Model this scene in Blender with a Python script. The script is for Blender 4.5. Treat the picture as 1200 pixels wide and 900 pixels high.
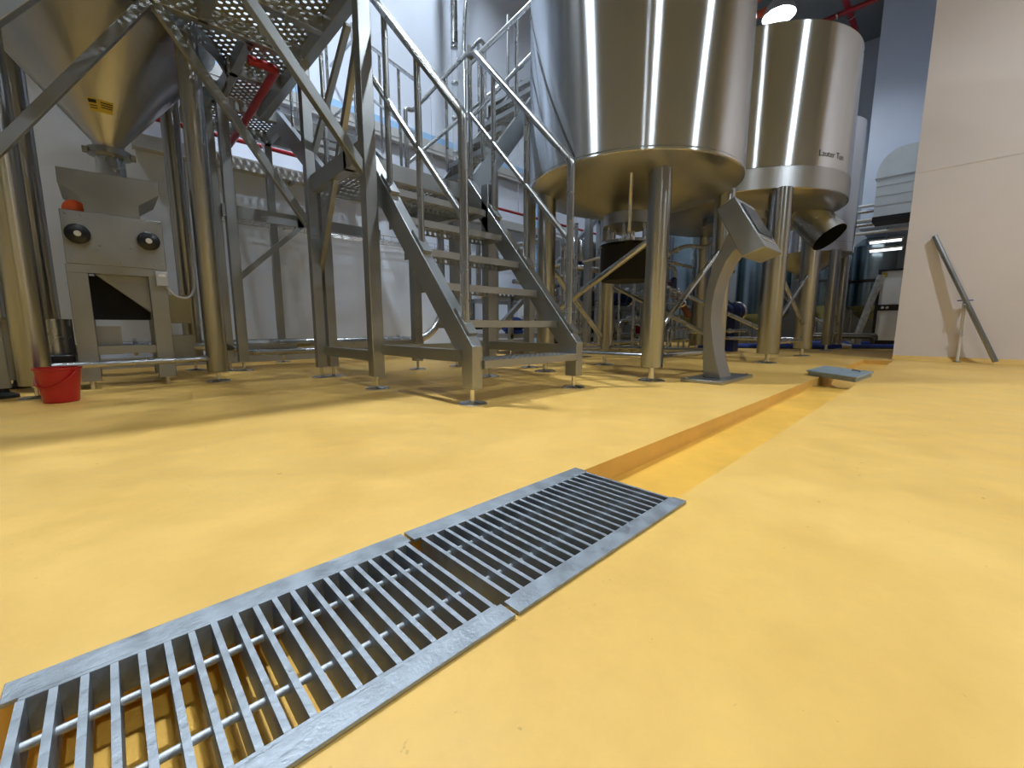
import bpy, math, random
from mathutils import Vector, Matrix
random.seed(7)
for o in list(bpy.data.objects): bpy.data.objects.remove(o)
sc = bpy.context.scene
col = sc.collection
PI = math.pi

# ------------------------------------------------------------------ camera, world, exposure
# world axes: X runs along the floor drain (away, right), Y away to the left, Z up; eye height 0.36 m
pitch, yaw = math.radians(7.9), math.radians(46.0)
fw = Vector((math.cos(yaw)*math.cos(pitch), math.sin(yaw)*math.cos(pitch), -math.sin(pitch)))
rt = Vector((math.sin(yaw), -math.cos(yaw), 0)); up = rt.cross(fw)
cam_d = bpy.data.cameras.new('camera'); cam = bpy.data.objects.new('camera', cam_d); col.objects.link(cam)
cam_d.sensor_width = 36; cam_d.lens = 36*488.5/1200; cam_d.clip_start = 0.02; cam_d.clip_end = 100
R3 = Matrix((rt, up, -fw)).transposed()
cam.matrix_world = Matrix.Translation((0, 0, 0.36)) @ R3.to_4x4()
sc.camera = cam
w = bpy.data.worlds.new('world'); sc.world = w; w.use_nodes = True
w.node_tree.nodes['Background'].inputs[0].default_value = (0.75, 0.82, 1, 1)
w.node_tree.nodes['Background'].inputs[1].default_value = 0.05
sc.view_settings.view_transform = 'Standard'
sc.view_settings.look = 'None'
sc.view_settings.exposure = 0.0
sc.view_settings.gamma = 1.0
sc.view_settings.use_curve_mapping = False
sc.cycles.use_denoising = True
sc.cycles.max_bounces = 10
sc.cycles.diffuse_bounces = 5
sc.cycles.glossy_bounces = 5
sc.cycles.sample_clamp_indirect = 6.0
CEIL = 6.0
# ceiling lamps (x, y, brightness): built further down as high-bay lamps whose diffusers give the light
LAMPS = [(0.26, -1.56, .45), (3.8, -2.6, 1.3), (0.6, 2.75, 1.7), (3.2, 3.8, .38), (8.37, 2.41, .5),  # the lamp behind the stairs is added to light the back wall
         (6.6, 4.2, .12), (-3.2, -3.6, .3), (-1.2, 4.3, .45)]  # the lamp left of the silo is added to brighten the wall there
LAMP_STRENGTH = 760.0

# ------------------------------------------------------------------ materials
MATS = {}
def nt(name):
    m = bpy.data.materials.new(name); m.use_nodes = True
    t = m.node_tree; b = t.nodes['Principled BSDF']
    MATS[name] = m
    return m, t, b
def noise(t, scale, detail=4, rough=.6, coord='Object', stretch=None):
    tc = t.nodes.new('ShaderNodeTexCoord'); n = t.nodes.new('ShaderNodeTexNoise')
    n.inputs['Scale'].default_value = scale; n.inputs['Detail'].default_value = detail; n.inputs['Roughness'].default_value = rough
    if stretch:
        mp = t.nodes.new('ShaderNodeMapping'); mp.inputs['Scale'].default_value = stretch
        t.links.new(tc.outputs[coord], mp.inputs[0]); t.links.new(mp.outputs[0], n.inputs[0])
    else: t.links.new(tc.outputs[coord], n.inputs[0])
    return n
def ramp(t, src, a, b, pa=.35, pb=.65):
    r = t.nodes.new('ShaderNodeValToRGB')
    r.color_ramp.elements[0].position = pa; r.color_ramp.elements[0].color = (*a, 1)
    r.color_ramp.elements[1].position = pb; r.color_ramp.elements[1].color = (*b, 1)
    t.links.new(src, r.inputs[0]); return r
def mat(name, c, rough=.5, metal=0, var=.08, scale=6, bump=0, rvar=.0, coat=0, stretch=None, emit=None, bscale=None):
    m, t, b = nt(name)
    n = noise(t, scale, stretch=stretch)
    lo = tuple(max(0, x*(1-var)) for x in c); hi = tuple(min(1, x*(1+var)) for x in c)
    r = ramp(t, n.outputs['Fac'], lo, hi); t.links.new(r.outputs[0], b.inputs['Base Color'])
    b.inputs['Roughness'].default_value = rough; b.inputs['Metallic'].default_value = metal
    if rvar:
        mr = t.nodes.new('ShaderNodeMapRange'); mr.inputs[3].default_value = rough-rvar; mr.inputs[4].default_value = rough+rvar
        mr.inputs[1].default_value = .3; mr.inputs[2].default_value = .7
        t.links.new(n.outputs['Fac'], mr.inputs[0]); t.links.new(mr.outputs[0], b.inputs['Roughness'])
    if bump:
        n2 = noise(t, bscale or scale*6, stretch=stretch)
        bp = t.nodes.new('ShaderNodeBump'); bp.inputs['Strength'].default_value = bump; bp.inputs['Distance'].default_value = .004
        t.links.new(n2.outputs['Fac'], bp.inputs['Height']); t.links.new(bp.outputs[0], b.inputs['Normal'])
    if coat: b.inputs['Coat Weight'].default_value = coat
    return m
mat('steel', (.385, .405, .42), .36, 1, .06, 3, rvar=.06)
mat('steel_tube', (.47, .485, .50), .27, 1, .05, 3, rvar=.05)
mat('cone_steel', (.40, .405, .405), .33, 1, .10, 2, rvar=.06)
mat('zinc_rod', (.58, .62, .66), .5, .6, .08, 20)
mat('steel_sheet', (.365, .38, .39), .44, 1, .07, 2.5, rvar=.08)
mat('steel_bright', (.70, .70, .69), .2, 1, .04, 3)
mat('galvanised', (.33, .37, .42), .5, .7, .16, 30, bump=.25, rvar=.1, bscale=120)
mat('wall_paint', (.70, .78, .94), .55, 0, .02, 1.2, bump=.03)
mat('beige_paint', (.80, .745, .755), .6, 0, .03, .8, bump=.06, bscale=3)
mat('ceiling_paint', (.20, .215, .22), .8, 0, .05, 2)
mat('far_paint', (.52, .55, .60), .6, 0, .03, 2)
mat('hall_paint', (.40, .425, .475), .6, 0, .05, .6)
mat('dark_paint', (.10, .105, .11), .7, 0, .1, 1)
mat('blue_trim', (.33, .55, .85), .45, 0, .03, 2)
mat('grey_trunking', (.45, .46, .48), .5, 0, .04, 2)
mat('red_plastic', (.48, .010, .012), .32, 0, .05, 8, coat=.15)
mat('rust_paint', (.20, .06, .035), .6, 0, .2, 12)
mat('rack_dark', (.12, .11, .09), .35, .6, .1, 8)
mat('red_paint', (.32, .012, .02), .4, 0, .08, 6)
mat('orange_paint', (.75, .12, .04), .45, 0, .06, 6)
mat('black_plastic', (.008, .009, .012), .35, 0, .2, 8)
mat('black_matte', (.006, .006, .008), .8, 0, .2, 8)
mat('rubber', (.02, .02, .022), .6, 0, .2, 8)
mat('blue_hose', (.015, .05, .32), .35, 0, .1, 8)
mat('blue_paint', (.012, .03, .14), .35, 0, .15, 8)
mat('white_panel', (.75, .77, .78), .4, 0, .03, 3)
mat('white_plastic', (.72, .71, .68), .4, 0, .03, 5)
mat('yellow_label', (.62, .47, .07), .5, 0, .05, 12)
mat('print_black', (.02, .02, .02), .6, 0, .1, 5)
mat('etched', (.09, .09, .085), .6, .5, .1, 5)
mat('duct_metal', (.62, .68, .72), .45, .35, .05, 4)
mat('far_vessel', (.30, .38, .42), .25, 1, .1, 2)
mat('screen', (.05, .07, .10), .12, 0, .1, 2)
mat('wrapped', (.45, .45, .43), .3, .6, .3, 14, bump=.6, bscale=30)
mat('lid_metal', (.42, .52, .60), .5, .55, .12, 14, bump=.2)
# yellow epoxy floor: mottled wear, slightly glossy
m, t, b = nt('epoxy')
n1 = noise(t, 1.3, 6, .62); r1 = ramp(t, n1.outputs['Fac'], (.77, .46, .105), (.90, .58, .165), .3, .7)
n2 = noise(t, 9, 8, .7); r2 = ramp(t, n2.outputs['Fac'], (.89, .88, .84), (1.03, 1.03, 1.02), .3, .72)
mx = t.nodes.new('ShaderNodeMix'); mx.data_type = 'RGBA'; mx.blend_type = 'MULTIPLY'; mx.inputs[0].default_value = 1
t.links.new(r1.outputs[0], mx.inputs[6]); t.links.new(r2.outputs[0], mx.inputs[7])
n4 = noise(t, 55, 3, .5); r4 = ramp(t, n4.outputs['Fac'], (.62, .55, .45), (1, 1, 1), .20, .27)
mx2 = t.nodes.new('ShaderNodeMix'); mx2.data_type = 'RGBA'; mx2.blend_type = 'MULTIPLY'; mx2.inputs[0].default_value = 1
t.links.new(mx.outputs[2], mx2.inputs[6]); t.links.new(r4.outputs[0], mx2.inputs[7])
t.links.new(mx2.outputs[2], b.inputs['Base Color'])
mr = t.nodes.new('ShaderNodeMapRange'); mr.inputs[1].default_value = .3; mr.inputs[2].default_value = .7
mr.inputs[3].default_value = .42; mr.inputs[4].default_value = .62
t.links.new(n2.outputs['Fac'], mr.inputs[0]); t.links.new(mr.outputs[0], b.inputs['Roughness'])
n3 = noise(t, 14, 4, .6); bp = t.nodes.new('ShaderNodeBump'); bp.inputs['Strength'].default_value = .25; bp.inputs['Distance'].default_value = .006
t.links.new(n3.outputs['Fac'], bp.inputs['Height']); t.links.new(bp.outputs[0], b.inputs['Normal'])
mat('epoxy_fresh', (.84, .48, .075), .45, 0, .12, 3, bump=.2)
# tank shells: sheet brushed round the vessel, so lamps stretch into upright streaks
def brushed(name, c, rough, aniso, rot):
    m, t, b = nt(name)
    n = noise(t, 2.2, 3, .5, stretch=(1, 1, .15)); r = ramp(t, n.outputs['Fac'], tuple(x*.95 for x in c), tuple(x*1.05 for x in c))
    t.nodes.remove(b); g = t.nodes.new('ShaderNodeBsdfAnisotropic'); g.distribution = 'MULTI_GGX'
    t.links.new(r.outputs[0], g.inputs['Color']); g.inputs['Roughness'].default_value = rough
    g.inputs['Anisotropy'].default_value = aniso; g.inputs['Rotation'].default_value = rot
    tg = t.nodes.new('ShaderNodeTangent'); tg.direction_type = 'RADIAL'; tg.axis = 'Z'
    t.links.new(tg.outputs[0], g.inputs['Tangent'])
    t.links.new(g.outputs[0], t.nodes['Material Output'].inputs['Surface'])
brushed('tank_steel', (.68, .71, .755), .23, .77, 0)
brushed('band_steel', (.50, .52, .55), .40, .5, 0)
brushed('leg_steel', (.38, .395, .41), .28, .6, 0)
# clear sight tube
m, t, b = nt('clear_plastic')
b.inputs['Base Color'].default_value = (.9, .95, 1, 1); b.inputs['Roughness'].default_value = .08
b.inputs['Transmission Weight'].default_value = .85; b.inputs['IOR'].default_value = 1.2; b.inputs['Alpha'].default_value = .6
m, t, b = nt('lamp_glow')
b.inputs['Base Color'].default_value = (1, 1, 1, 1)
b.inputs['Emission Color'].default_value = (.85, .94, 1.0, 1); b.inputs['Emission Strength'].default_value = LAMP_STRENGTH
m, t, b = nt('tube_glow')
b.inputs['Emission Color'].default_value = (.95, .97, 1, 1); b.inputs['Emission Strength'].default_value = 2.2

# ------------------------------------------------------------------ mesh helpers
class B:
    def __init__(s): s.v = []; s.f = []
    def add(s, vs, fs):
        o = len(s.v); s.v += [tuple(x) for x in vs]; s.f += [tuple(i+o for i in q) for q in fs]; return s
    def box(s, x0, x1, y0, y1, z0, z1):
        vs = [(x, y, z) for z in (z0, z1) for y in (y0, y1) for x in (x0, x1)]
        return s.add(vs, [(0, 2, 3, 1), (4, 5, 7, 6), (0, 1, 5, 4), (2, 6, 7, 3), (0, 4, 6, 2), (1, 3, 7, 5)])
    def bar(s, p, q, w, h, ref=(0, 0, 1)):
        p, q = Vector(p), Vector(q); d = (q-p).normalized(); a = d.cross(Vector(ref))
        if a.length < 1e-4: a = d.cross(Vector((1, 0, 0)))
        a.normalize(); c = a.cross(d)
        vs = [e + a*w/2*i + c*h/2*j for e in (p, q) for i, j in ((-1, -1), (1, -1), (1, 1), (-1, 1))]
        return s.add(vs, [(3, 2, 1, 0), (4, 5, 6, 7), (0, 1, 5, 4), (1, 2, 6, 5), (2, 3, 7, 6), (3, 0, 4, 7)])
    def tube(s, pts, r, n=12, bend=0, cap=True):
        pts = [Vector(p) for p in pts]
        if bend:
            out = [pts[0]]
            for i in range(1, len(pts)-1):
                a, b_, c = pts[i-1], pts[i], pts[i+1]
                d1 = (a-b_).normalized(); d2 = (c-b_).normalized(); L = min(bend, (a-b_).length*.49, (c-b_).length*.49)
                for k in range(6):
                    u = k/5; out.append((b_+d1*L)*(1-u)**2 + b_*2*u*(1-u) + (b_+d2*L)*u*u)
            out.append(pts[-1]); pts = out
        rings = []; ref = None
        for i, p in enumerate(pts):
            d = (pts[min(i+1, len(pts)-1)]-pts[max(i-1, 0)]).normalized()
            if ref is None:
                ref = d.cross(Vector((0, 0, 1)))
                if ref.length < 1e-3: ref = Vector((1, 0, 0))
            a = (ref - d*ref.dot(d)).normalized(); ref = a; c = d.cross(a)
            rings.append([p + a*r*math.cos(2*PI*k/n) + c*r*math.sin(2*PI*k/n) for k in range(n)])
        vs = [v for g in rings for v in g]; fs = []
        for i in range(len(rings)-1):
            for k in range(n):
                k2 = (k+1) % n; fs.append((i*n+k, i*n+k2, (i+1)*n+k2, (i+1)*n+k))
        if cap: fs += [tuple(range(n-1, -1, -1)), tuple(range((len(rings)-1)*n, len(rings)*n))]
        return s.add(vs, fs)
    def lathe(s, prof, c=(0, 0, 0), n=32, axis='z', a0=0, a1=2*PI, cap=True):
        full = abs(a1-a0-2*PI) < 1e-6; m_ = n if full else n+1
        vs = []
        for (r, z) in prof:
            for k in range(m_):
                a = a0+(a1-a0)*k/n; x, y = r*math.cos(a), r*math.sin(a)
                p = (x, y, z) if axis == 'z' else ((z, x, y) if axis == 'x' else (y, z, x))
                vs.append((p[0]+c[0], p[1]+c[1], p[2]+c[2]))
        fs = []
        for i in range(len(prof)-1):
            for k in range(n):
                k2 = (k+1) % m_; fs.append((i*m_+k, i*m_+k2, (i+1)*m_+k2, (i+1)*m_+k))
        if full and cap:
            if prof[0][0] > 1e-4: fs.append(tuple(range(m_-1, -1, -1)))
            if prof[-1][0] > 1e-4: fs.append(tuple(range((len(prof)-1)*m_, len(prof)*m_)))
        return s.add(vs, fs)
    def prism(s, poly, axis, a, b_):
        def P(u, v, w_): return {'x': (w_, u, v), 'y': (u, w_, v), 'z': (u, v, w_)}[axis]
        n = len(poly); vs = [P(u, v, a) for u, v in poly]+[P(u, v, b_) for u, v in poly]
        fs = [tuple(range(n-1, -1, -1)), tuple(range(n, 2*n))]+[(i, (i+1) % n, n+(i+1) % n, n+i) for i in range(n)]
        return s.add(vs, fs)
    def perf(s, x0, x1, y0, y1, z, th, pitch, r, keep=None, stag=True):
        nx = max(1, round((x1-x0)/pitch)); ny = max(1, round((y1-y0)/pitch)); px = (x1-x0)/nx; py = (y1-y0)/ny
        for i in range(nx):
            for j in range(ny):
                cx, cy = x0+(i+.5)*px, y0+(j+.5)*py
                if keep and not keep(cx, cy): continue
                o = [(-1, -1), (0, -1), (1, -1), (1, 0), (1, 1), (0, 1), (-1, 1), (-1, 0)]
                if stag and (i+j) % 2:
                    sq = [(-1, -1), (1, -1), (1, 1), (-1, 1)]
                    vs = [(cx+a*px/2, cy+b_*py/2, zz) for zz in (z, z-th) for a, b_ in sq]
                    s.add(vs, [(0, 1, 2, 3), (7, 6, 5, 4)]); continue
                vs = []
                for zz in (z, z-th):
                    vs += [(cx+a*px/2, cy+b_*py/2, zz) for a, b_ in o]
                    vs += [(cx+r*math.cos(-.75*PI+k*PI/4), cy+r*math.sin(-.75*PI+k*PI/4), zz) for k in range(8)]
                fs = []
                for k in range(8):
                    k2 = (k+1) % 8
                    fs += [(k, k2, 8+k2, 8+k), (16+k2, 16+k, 24+k, 24+k2), (8+k, 8+k2, 24+k2, 24+k)]
                s.add(vs, fs)
        return s
    def mesh(s, name, off=(0, 0, 0), smooth=True, ang=38):
        me = bpy.data.meshes.new(name)
        me.from_pydata([(x-off[0], y-off[1], z-off[2]) for x, y, z in s.v], [], s.f); me.update()
        import bmesh
        bm = bmesh.new(); bm.from_mesh(me); bmesh.ops.recalc_face_normals(bm, faces=bm.faces); bm.to_mesh(me); bm.free()
        if smooth:
            me.shade_smooth(); me.set_sharp_from_angle(angle=math.radians(ang))
        return me
ORG = {}
def tag(o, label=None, cat=None, group=None, kind=None):
    if label: o['label'] = label
    if cat: o['category'] = cat
    if group: o['group'] = group
    if kind: o['kind'] = kind
    return o
def thing(name, label, cat, loc, group=None):
    o = bpy.data.objects.new(name, None); o.empty_display_size = .1; col.objects.link(o); o.location = loc
    ORG[o.name] = Vector(loc); return tag(o, label, cat, group)
def obj(name, b, m, parent=None, bevel=0, label=None, smooth=True, loc=None, ang=38):
    """one mesh object from builder b (vertices in world coordinates)"""
    if parent: off = ORG[parent.name]
    else:
        xs, ys, zs = zip(*b.v); off = Vector(((min(xs)+max(xs))/2, (min(ys)+max(ys))/2, min(zs)))
    o = bpy.data.objects.new(name, b.mesh(name, off, smooth, ang)); col.objects.link(o)
    if parent: o.parent = parent; ORG[o.name] = off
    else: o.location = off; ORG[o.name] = off
    o.data.materials.append(MATS[m])
    if bevel:
        md = o.modifiers.new('bevel', 'BEVEL'); md.width = bevel; md.segments = 2; md.limit_method = 'ANGLE'
    if label: o['label'] = label
    return o
def inst(name, me, parent, wloc, rot=None):
    """a part that shares mesh data me (built round its own origin), placed at world point wloc"""
    o = bpy.data.objects.new(name, me); col.objects.link(o); o.parent = parent
    o.location = Vector(wloc)-ORG[parent.name]; ORG[o.name] = ORG[parent.name]
    if rot: o.rotation_euler = rot
    return o
def struct(name, b, m, **k): return tag(obj(name, b, m, **k), kind='structure')
def shared(name, b, m, ang=38):
    me = b.mesh(name, ang=ang); me.materials.append(MATS[m]); return me
FOOT = shared('adjustable_foot', B().lathe([(.068, 0), (.068, .006), (.058, .012), (.014, .016), (.011, .018), (.011, .08)], n=24), 'steel_bright')
FOOT_BIG = shared('adjustable_foot', B().lathe([(.085, 0), (.085, .008), (.07, .016), (.024, .02), (.02, .022), (.02, .1)], n=24), 'steel_bright')
BOLT = shared('bolt', B().lathe([(.009, 0), (.009, .006), (.006, .008)], n=6), 'steel_bright')

# ------------------------------------------------------------------ the setting
CY0, CY1 = .362, .602            # drain channel
X0, X1, Y0, Y1 = -5.5, 11.5, -7.5, 4.9
CE = 5.9
fl = B()
def fz(x): return -.045 - .02*max(0, min(1, (3-x)/3))
fl.box(X0, X1, CY1, Y1, -.3, 0).box(X0, X1, Y0, CY0, -.3, 0).box(CE, X1, CY0, CY1, -.3, 0)
floor = struct('floor', fl, 'epoxy', smooth=False)
ch = B(); xs = [X0, -.5, 0, 1, 2, 3, 3.46]
vs = [(x, y, fz(x)) for x in xs for y in (CY0, CY1)]; ch.add(vs, [(2*i, 2*i+2, 2*i+3, 2*i+1) for i in range(len(xs)-1)])
ch.box(X0, CE, CY0, CY1, -.3, -.2)
ch.box(4.35, CE, CY0, CY1, -.2, -.045)
obj('channel_floor', ch, 'epoxy_fresh', floor, smooth=False)
sp = B()                                     # round sump under the lid
sp.lathe([(.0, -.13), (.15, -.125), (.30, -.10), (.44, -.045), (.47, -.045)], (3.88, .482, 0), 32, cap=False)
sp.box(3.4, 4.40, CY0, CY1, -.2, -.18)
obj('sump_bowl', sp, 'epoxy', floor)
cv = B(); cv.prism([(6.2, 0), (6.2, .045), (6.19, .045), (6.165, .012), (6.14, 0)], 'y', Y0, .39)
tag(obj('baseboard_right', cv, 'epoxy'), kind='structure')
struct('ceiling', B().box(X0, X1, Y0, Y1, CEIL, CEIL+.2), 'ceiling_paint', smooth=False)
wb = struct('wall_back', B().box(X0, X1, Y1, Y1+.2, 0, CEIL), 'wall_paint', smooth=False)
wr = struct('wall_right', B().box(6.2, X1, Y0, .39, 0, CEIL), 'beige_paint', smooth=False)
struct('wall_far', B().box(X1, X1+.2, .39, Y1, 0, CEIL), 'far_paint', smooth=False)
struct('wall_left', B().box(X0-.2, X0, Y0, Y1, 0, CEIL), 'hall_paint', smooth=False)
struct('wall_front', B().box(X0, 6.2, Y0-.2, Y0, 0, CEIL), 'hall_paint', smooth=False)
struct('wall_pier', B().box(10.3, 11.5, .39, 1.33, 2.15, CEIL), 'wall_paint', smooth=False)
# panel joint beads of the beige wall
for k, z in enumerate((1.93, 3.6)):
    struct('trim_%d' % (k+4), B().box(6.197, 6.2, Y0, .385, z, z+.012), 'beige_paint', smooth=False)
struct('trim_1', B().box(X0, 5.28, 4.885, 4.9, 2.71, 2.81), 'blue_trim', smooth=False)
struct('trim_2', B().box(5.28, 5.36, 4.88, 4.9, .0, CEIL), 'blue_trim', smooth=False)
struct('trim_3', B().box(X0, 7, 4.87, 4.9, 0, .09), 'grey_trunking', smooth=False)

# ------------------------------------------------------------------ ceiling lamps
def lamp(x, y, k, lab):
    t = thing('high_bay_lamp', lab, 'lamp', (x, y, CEIL-.55), 'high bay ceiling lamps')
    z = CEIL-.5
    obj('housing', B().lathe([(.235, z-.14), (.24, z-.14), (.19, z), (.16, z+.05), (.10, z+.12), (.08, z+.22), (.0, z+.22), (.0, z+.01), (.18, z+.005), (.235, z-.14)], (x, y, 0), 28, cap=False), 'grey_trunking', t)
    d = obj('diffuser', B().lathe([(0, z-.03), (.08, z-.028), (.125, z-.018), (.135, z-.005)], (x, y, 0), 28), 'lamp_glow', t)
    obj('hanger', B().tube([(x, y, z+.2), (x, y, CEIL)], .012, 8), 'steel', t)
    if k != 1:
        m2 = MATS['lamp_glow'].copy(); m2.node_tree.nodes['Principled BSDF'].inputs['Emission Strength'].default_value = LAMP_STRENGTH*k
        d.data.materials[0] = m2
for i, (x, y, k) in enumerate(LAMPS):
    lamp(x, y, k, 'glowing round high bay lamp between the red ceiling pipes, above the wide tank' if x == 8.37 else 'glowing round high bay lamp hanging under the grey ceiling')

# ------------------------------------------------------------------ drain gratings
def grating(x0, x1, n, lab, dz):
    y0, y1 = .337, .62
    t = thing('drain_grating', lab, 'grating', ((x0+x1)/2, (y0+y1)/2, dz))
    for a, b_, web in ((y0, y0+.028, y0+.026), (y1-.034, y1, y1-.040)):
        f = B().box(x0, x1, a, b_, dz, dz+.005)
        f.box(x0+.012, x1-.006, web, web+.0062, dz-.034, dz+.005)
        obj('flange', f, 'galvanised', t, bevel=.0008)
    L = (y1-.040)-(y0+.030)
    bm_ = shared('cross_bar', B().box(-.0032, .0032, 0, L, -.036, .0045), 'galvanised')
    for k in range(n):
        inst('cross_bar', bm_, t, (x0+.014+(x1-x0-.024)*k/(n-1), y0+.031, dz))
    for y in (.434, .532):
        obj('tie_rod', B().tube([(x0+.012, y, dz-.010), (x1-.008, y, dz-.010)], .0042, 10), 'zinc_rod', t)
grating(-.107, .332, 20, 'galvanised drain grating whose bars show yellow channel floor between them', 0.001)
grating(.338, .822, 21, 'galvanised drain grating at the start of the open floor channel', 0.001)

# sump lid
t = thing('floor_hatch', 'pale blue-grey steel hatch plate lying over the sump of the floor channel', 'hatch', (3.95, .50, 0))
lid = B().prism([(3.72, .70), (3.42, .37), (3.94, .335), (4.27, .68)], 'z', .026, .036)
obj('plate', lid, 'lid_metal', t, bevel=.003)
fr = B(); q = [(3.74, .685), (3.46, .385), (3.93, .35), (4.24, .67)]
for k in range(4): fr.bar((*q[k], .013), (*q[(k+1) % 4], .013), .01, .026)
obj('frame', fr, 'lid_metal', t)
obj('handle', B().tube([(3.80, .40, .036), (3.80, .40, .046), (3.88, .45, .046), (3.88, .45, .036)], .006, 8, bend=.01), 'steel_bright', t)

# ------------------------------------------------------------------ control pedestal
t = thing('control_pedestal', 'brushed steel pedestal with curved stem and tilted box head beside the tank', 'pedestal', (2.98, 1.05, 0))
obj('base_plate', B().box(2.68, 3.27, .925, 1.185, 0, .022), 'steel', t, bevel=.003)
outer = [(1.113, .022), (1.122, .2), (1.132, .40), (1.130, .57), (1.115, .66), (1.09, .754), (1.06, .83), (1.028, .904), (.995, .97)]
inner = [(1.0, .022), (1.035, .13), (1.062, .25), (1.083, .395), (1.082, .50), (1.072, .59), (1.048, .68), (1.014, .765), (.975, .82), (.934, .85)]
obj('stem', B().prism(outer+inner[::-1], 'x', 2.86, 3.05), 'steel_sheet', t, bevel=.002, ang=50)
hd = obj('head', B().prism([(1.075, 1.08), (.969, 1.137), (.779, .818), (.905, .771)], 'x', 2.80, 3.16), 'steel_sheet', t, bevel=.006)
nrm = Vector((0, -.86, .51)); a = Vector((0, .965, 1.128))+nrm*.003; b2 = Vector((0, .785, .826))+nrm*.003
def onp(u, x): p = a.lerp(b2, u); return (x, p.y, p.z)
sb = B(); q = [onp(.1, 2.84), onp(.1, 3.12), onp(.72, 3.12), onp(.72, 2.84)]
sb.add(q+[tuple(Vector(p)+nrm*.004) for p in q], [(0, 1, 2, 3), (7, 6, 5, 4), (0, 4, 5, 1), (1, 5, 6, 2), (2, 6, 7, 3), (3, 7, 4, 0)])
obj('screen', sb, 'screen', hd, label='dark glass display')
obj('trim_line', B().bar(onp(.84, 2.84), onp(.84, 3.12), .006, .006), 'steel_bright', hd)
for (x, y) in ((2.71, .955), (2.71, 1.155), (3.24, .955), (3.24, 1.155)): inst('bolt', BOLT, t, (x, y, .022))

# ------------------------------------------------------------------ tube leaning on the beige wall, stub tap
tag(obj('steel_tube', B().tube([(6.06, -.35, .022), (6.172, .186, 1.27)], .022, 14, cap=True), 'steel'), 'grey steel tube leaning against the beige wall', 'tube')
t = thing('wall_tap', 'thin white water pipe with blue-handled tap standing against the beige wall', 'tap', (6.15, -.1, 0))
obj('pipe', B().tube([(6.15, -.1, 0), (6.15, -.095, .55)], .013, 10), 'white_plastic', t)
obj('pipe_clip', B().box(6.13, 6.2, -.118, -.078, .27, .285), 'grey_trunking', t)
vb = obj('valve_body', B().tube([(6.15, -.095, .54), (6.15, -.095, .6)], .02, 10).tube([(6.15, -.095, .575), (6.1, -.095, .575), (6.09, -.095, .545)], .012, 8, bend=.02), 'steel_bright', t)
obj('lever', B().bar((6.15, -.15, .612), (6.15, -.04, .612), .018, .01), 'blue_hose', vb, label='blue lever handle')
obj('floor_flange', B().lathe([(.03, 0), (.03, .008), (.014, .012)], (6.15, -.1, 0), 16), 'steel', t)

# ------------------------------------------------------------------ vessels
def text_on_cyl(s, size, c, R, az, z, parent, m='etched'):
    cu = bpy.data.curves.new('lettering', 'FONT'); cu.body = s; cu.size = size; cu.extrude = 0; cu.align_x = 'CENTER'; cu.resolution_u = 2
    to = bpy.data.objects.new('tmp', cu); col.objects.link(to); bpy.context.view_layer.update()
    me = bpy.data.meshes.new_from_object(to.evaluated_get(bpy.context.evaluated_depsgraph_get())); bpy.data.objects.remove(to)
    b = B(); vs = []
    for v in me.vertices:
        a = az + v.co.x/R; vs.append((c[0]+(R+.0025)*math.cos(a), c[1]+(R+.0025)*math.sin(a), z+v.co.y))
    b.add(vs, [tuple(p.vertices) for p in me.polygons])
    return obj('lettering', b, m, parent, smooth=False)
def vessel(name, lab, c, R, rim, top, legs, legr, out_r, out_z, bh=.13, braces=(), group=None, seg=96):
    t = thing(name, lab, 'tank', (c[0], c[1], 0), group)
    sh = obj('shell', B().lathe([(R-.006, rim-.0), (R, rim+.004), (R, rim+.12), (R, top-.01), (R-.01, top), (0, top+.12)], (c[0], c[1], 0), seg), 'tank_steel', t)
    obj('weld_band', B().lathe([(R-.004, rim+bh-.005), (R+.0012, rim+bh-.003), (R+.0012, rim+bh+.003), (R-.004, rim+bh+.005)], (c[0], c[1], 0), seg, cap=False), 'steel_tube', sh)
    obj('bottom_cone', B().lathe([(R-.008, rim+.002), (R-.05, rim-.02), (R-.12, rim-.05), (out_r, out_z+.02), (out_r, out_z-.06)], (c[0], c[1], 0), 64), 'cone_steel', t, ang=60)
    for (x, y) in legs:
        d = math.hypot(x-c[0], y-c[1]); zt = min(rim+.01, out_z + (rim-out_z)*max(0, (d+legr*.5))/R + .06)
        lg = obj('leg', B().lathe([(legr*.96, .095), (legr, .10), (legr, zt)], (x, y, 0), 28), 'leg_steel', t)
        inst('foot', FOOT_BIG, lg, (x, y, 0))
    for (p, q, r) in braces: obj('brace', B().tube([p, q], r, 12), 'steel_tube', t)
    return t, sh
A_, B_, C_, D_ = (2.545, 1.319), (2.47, 2.18), (3.3, 2.185), (3.42, 1.25)
def at(p, z): return (p[0], p[1], z)
T1, T1s = vessel('brew_kettle', 'large brushed steel tank on four legs standing between the stairs and pedestal', (2.92, 1.75), .752, 1.36, 4.0, [A_, B_, C_, D_], .068, .19, 1.16,
    bh=.02, braces=[(at(B_, .42), at(A_, .93), .022), (at(B_, .85), at(C_, .22), .02), (at(D_, .95), at(A_, .29), .02), (at(C_, .75), at(D_, .26), .018), (at(A_, .165), at(B_, .165), .02), (at(A_, .165), at(D_, .165), .02), (at(D_, .165), at(C_, .165), .02), (at(B_, .165), at(C_, .165), .02)])
dr = obj('drive_cover', B().lathe([(.0, .70), (.19, .70), (.205, .72), (.205, .95), (.19, .965)], (2.92, 1.75, 0), 36), 'black_matte', T1, label='black round drive cover')
obj('drive_plate', B().lathe([(.0, .965), (.215, .965), (.215, .985), (.0, .985)], (2.92, 1.75, 0), 36), 'steel_tube', dr)
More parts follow.
